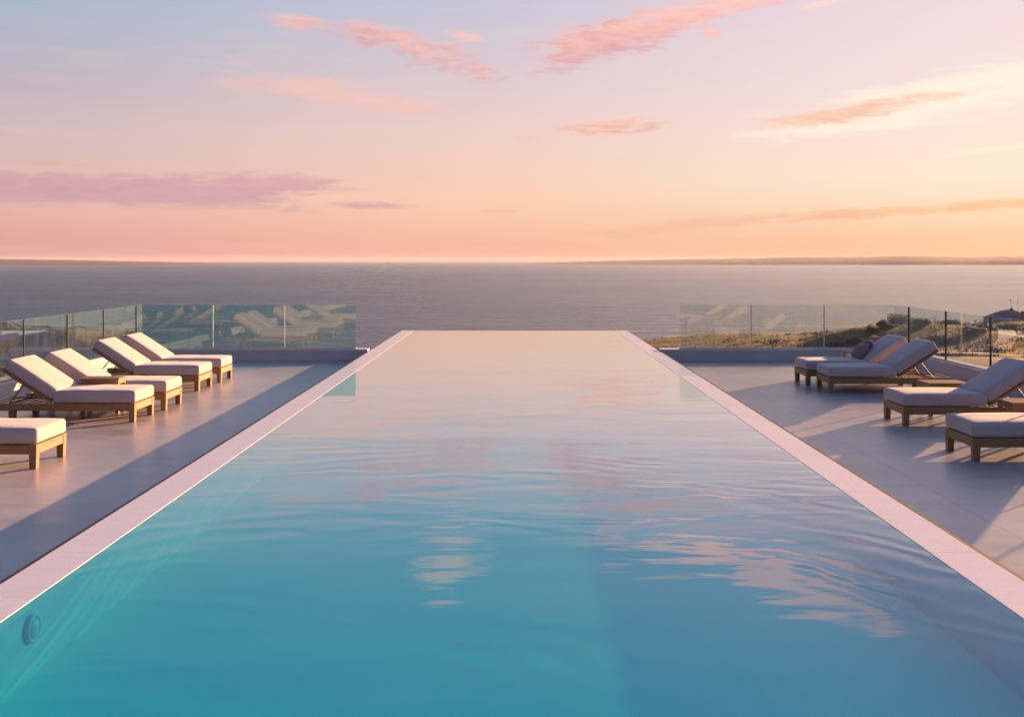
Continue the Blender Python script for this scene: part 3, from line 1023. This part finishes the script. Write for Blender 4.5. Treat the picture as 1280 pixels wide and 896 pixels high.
world = bpy.data.worlds.new('World')
scene.world = world
world.use_nodes = True
nt = NT(world.node_tree)
tc = nt.n('ShaderNodeTexCoord')
sep = nt.n('ShaderNodeSeparateXYZ'); nt.l(tc.outputs['Generated'], sep.inputs[0])
dx, dy, dz = sep.outputs
el = nt.math('MULTIPLY', nt.math('ARCSINE', nt.math('MAXIMUM', nt.math('MINIMUM', dz, 1.0), -1.0)), 57.29578)
az = nt.math('MULTIPLY', nt.math('ARCTAN2', dx, dy), 57.29578)
f = nt.math('SQRT', nt.math('DIVIDE', nt.math('MAXIMUM', el, 0.0), 90.0))
S = lambda rows: [(p, lin(c)) for p, c in rows]
rl = nt.ramp(f, S([(0, (212, 152, 152)), (.105, (222, 163, 157)), (.19, (229, 180, 172)), (.27, (208, 184, 186)), (.313, (190, 178, 190)), (.394, (156, 182, 203)), (.577, (96, 136, 190)), (.75, (62, 104, 164)), (1, (46, 82, 136))]))
rc = nt.ramp(f, S([(0, (242, 170, 154)), (.105, (246, 185, 160)), (.19, (249, 205, 176)), (.28, (238, 206, 198)), (.394, (200, 198, 216)), (.577, (176, 184, 212)), (.75, (88, 118, 172)), (1, (46, 82, 136))]))
rr = nt.ramp(f, S([(0, (240, 178, 146)), (.10, (242, 196, 154)), (.16, (245, 212, 180)), (.22, (248, 228, 208)), (.30, (246, 222, 216)), (.394, (238, 214, 222)), (.577, (206, 196, 214)), (.75, (120, 136, 182)), (1, (46, 82, 136))]))
rb = nt.ramp(f, S([(0, (104, 104, 132)), (.19, (126, 112, 140)), (.30, (108, 118, 158)), (.577, (70, 100, 154)), (1, (46, 82, 136))]))
hl = nt.math('MAXIMUM', nt.math('SQRT', nt.math('ADD', nt.math('MULTIPLY', dx, dx), nt.math('MULTIPLY', dy, dy))), .0001)
cs = nt.math('DIVIDE', nt.math('ADD', nt.math('MULTIPLY', dx, math.sin(SUN_AZ)), nt.math('MULTIPLY', dy, math.cos(SUN_AZ))), hl)
col = nt.mix(nt.smooth(cs, -.75, .30), rb, rl)
col = nt.mix(nt.smooth(cs, .22, .75), col, rc)
col = nt.mix(nt.smooth(cs, .66, .965), col, rr)
# physical sky adds its own scattering on top
sky = nt.n('ShaderNodeTexSky', sky_type='NISHITA')
sky.sun_disc = False
sky.sun_elevation = SUN_EL
sky.sun_rotation = SUN_AZ
sky.air_density = 1.2; sky.dust_density = 2.0; sky.ozone_density = 2.0
# glow round the sun
dp = nt.n('ShaderNodeVectorMath', operation='DOT_PRODUCT')
nt.l(tc.outputs['Generated'], dp.inputs[0]); dp.inputs[1].default_value = sdir
ga = nt.math('MULTIPLY', nt.math('ARCCOSINE', nt.math('MINIMUM', dp.outputs['Value'], 1.0)), 57.29578)
glow = nt.math('POWER', nt.smooth(ga, 0, 20, 1, 0), 2.0)
gcol = nt.mix(1.0, (1.6, .95, .45, 1), (0, 0, 0, 1), 'ADD')
# clouds, by direction (azimuth, elevation in degrees)
pv = nt.n('ShaderNodeCombineXYZ'); nt.l(az, pv.inputs[0]); nt.l(el, pv.inputs[1])
P = pv.outputs[0]
nA = nt.noise(nt.mapping(P, sc=(.28, 1.0, 1)), .85, 5, .58, .4)
nB = nt.noise(nt.mapping(P, loc=(7, 3, 1), rot=(0, 0, R(-6)), sc=(.30, 1.2, 1)), 2.2, 5, .6, .6)
nC = nt.noise(nt.mapping(P, loc=(2, 9, 4), sc=(.12, 1.0, 1)), 1.1, 6, .62, .3)
warp = nt.math('ADD', nt.math('MULTIPLY', nt.math('SUBTRACT', nA, .5), 2.2), nt.math('MULTIPLY', nt.math('SUBTRACT', nB, .5), 1.3))
streak = nt.math('ADD', nt.math('MULTIPLY', nt.math('SUBTRACT', nC, .5), 2.6), nt.math('MULTIPLY', nt.math('SUBTRACT', nB, .5), .9))
def cloud(col, px, py, hw, hh, rot, ca, cb, op, gain=1.0, soft=.82, src=warp, shade=nB, out=1.12):
    a = math.degrees(math.atan((px - 643) / 1280)); e = math.degrees(math.atan((324.5 - py) / 1280 * math.cos(math.radians(a))))
    k = .0435
    q = nt.mapping(P, (a, e, 0), (0, 0, R(rot)), (hw * k, hh * k, 1), 'TEXTURE')
    ln = nt.n('ShaderNodeVectorMath', operation='LENGTH'); nt.l(q, ln.inputs[0])
    d = nt.math('ADD', ln.outputs['Value'], src)
    mk = nt.smooth(d, out - soft, out, op, 0)
    sy = nt.n('ShaderNodeSeparateXYZ'); nt.l(q, sy.inputs[0])
    sh = nt.math('ADD', nt.math('MULTIPLY', sy.outputs[1], .35), nt.math('ADD', nt.math('MULTIPLY', nt.math('SUBTRACT', shade, .5), 2.4), .5), clamp=True)
    return nt.mix(mk, col, nt.mix(sh, tuple(v * gain for v in lin(cb)), tuple(v * gain for v in lin(ca))))
PK, PKD = (248, 200, 188), (230, 178, 176)
CL = [
    (375, 28, 44, 13, -6, PK, (232, 182, 186), .85),
    (520, 60, 118, 22, -14, (249, 196, 184), (222, 170, 176), .92),
    (580, 45, 30, 8, -10, PK, PK, .7),
    (410, 118, 165, 19, -7, (248, 200, 190), (240, 190, 184), .7),
    (755, 48, 120, 30, 14, (250, 194, 180), (226, 168, 174), .95),
    (850, 20, 85, 20, 9, (254, 205, 190), (246, 184, 176), .95),
    (930, 4, 80, 11, 6, (254, 205, 195), (250, 190, 184), .9),
    (890, 42, 16, 7, 0, (254, 205, 190), (250, 196, 186), .8),
    (748, 161, 86, 10, 5, (252, 205, 180), (236, 176, 166), .9),
    (1025, 6, 30, 5, 8, (254, 222, 205), (252, 210, 196), .8),
    (900, -50, 150, 25, 5, (255, 184, 146), (255, 172, 140), 1.0, 2.1),  # unseen clouds above the frame, overbright for their reflection in the pool
    (1010, -85, 130, 24, 10, (255, 184, 146), (255, 172, 140), 1.0, 2.1),
    (560, -56, 50, 26, -8, (255, 192, 160), (255, 182, 152), .9, 1.8),  # extra unseen cloud, also brightened to show in the pool water
    (470, 257, 62, 5.5, 0, (226, 176, 176), (214, 162, 168), .9),
    (625, 264, 22, 3, 0, (236, 190, 170), (232, 180, 168), .6),
]
for row in CL:
    col = cloud(col, *row)
SL = [
    (190, 236, 265, 24, 0, (214, 164, 174), (198, 160, 172), .8),
    (60, 226, 120, 14, 0, (222, 170, 176), (206, 160, 170), .75),
    (330, 232, 110, 12, 2, (224, 172, 176), (212, 164, 170), .85),
    (1210, 116, 250, 34, 8, (254, 246, 230), (253, 240, 218), .75),
    (1070, 138, 125, 11, 6, (250, 210, 182), (242, 186, 164), .85),
    (1060, 268, 95, 7, 2, (246, 192, 152), (240, 178, 146), .75),
    (1230, 257, 100, 7, 3, (250, 196, 148), (244, 182, 140), .75),
    (840, 284, 170, 10, 5, (246, 188, 158), (240, 176, 154), .55),
    (1240, 186, 60, 5, 5, (255, 240, 214), (255, 240, 214), .5),
]
for (px, py, hw, hh, rot, ca, cb, op) in SL:
    col = cloud(col, px, py, hw, hh, rot, ca, cb, op, 1.0, .8, streak)
# very faint high cirrus everywhere
col = nt.mix(nt.math('MULTIPLY', nt.smooth(nC, .48, .72), .10), col, lin((255, 214, 200)))
gl = nt.n('ShaderNodeMix', data_type='RGBA', blend_type='ADD'); nt.l(glow, gl.inputs['Factor']); nt.l(col, gl.inputs[6]); gl.inputs[7].default_value = (4.6, 2.6, 1.3, 1)
col = gl.outputs[2]
bg1 = nt.n('ShaderNodeBackground'); nt.l(col, bg1.inputs[0]); bg1.inputs[1].default_value = .272
bg2 = nt.n('ShaderNodeBackground'); nt.l(sky.outputs[0], bg2.inputs[0]); bg2.inputs[1].default_value = .0016
ad = nt.n('ShaderNodeAddShader'); nt.l(bg1.outputs[0], ad.inputs[0]); nt.l(bg2.outputs[0], ad.inputs[1])
wo = nt.n('ShaderNodeOutputWorld'); nt.l(ad.outputs[0], wo.inputs[0])
world.cycles.sampling_method = 'MANUAL'
world.cycles.sample_map_resolution = 512

# ------------------------------------------------------------------ render settings
scene.render.engine = 'CYCLES'
scene.cycles.use_denoising = True
scene.cycles.max_bounces = 8
scene.cycles.diffuse_bounces = 3
scene.cycles.glossy_bounces = 4
scene.cycles.transparent_max_bounces = 24
scene.cycles.volume_bounces = 0
scene.cycles.caustics_reflective = False
scene.cycles.sample_clamp_indirect = 6.0
vs_ = scene.view_settings
vs_.view_transform = 'Standard'
vs_.look = 'None'
vs_.exposure = 1.85
vs_.gamma = 1.0
vs_.use_curve_mapping = False
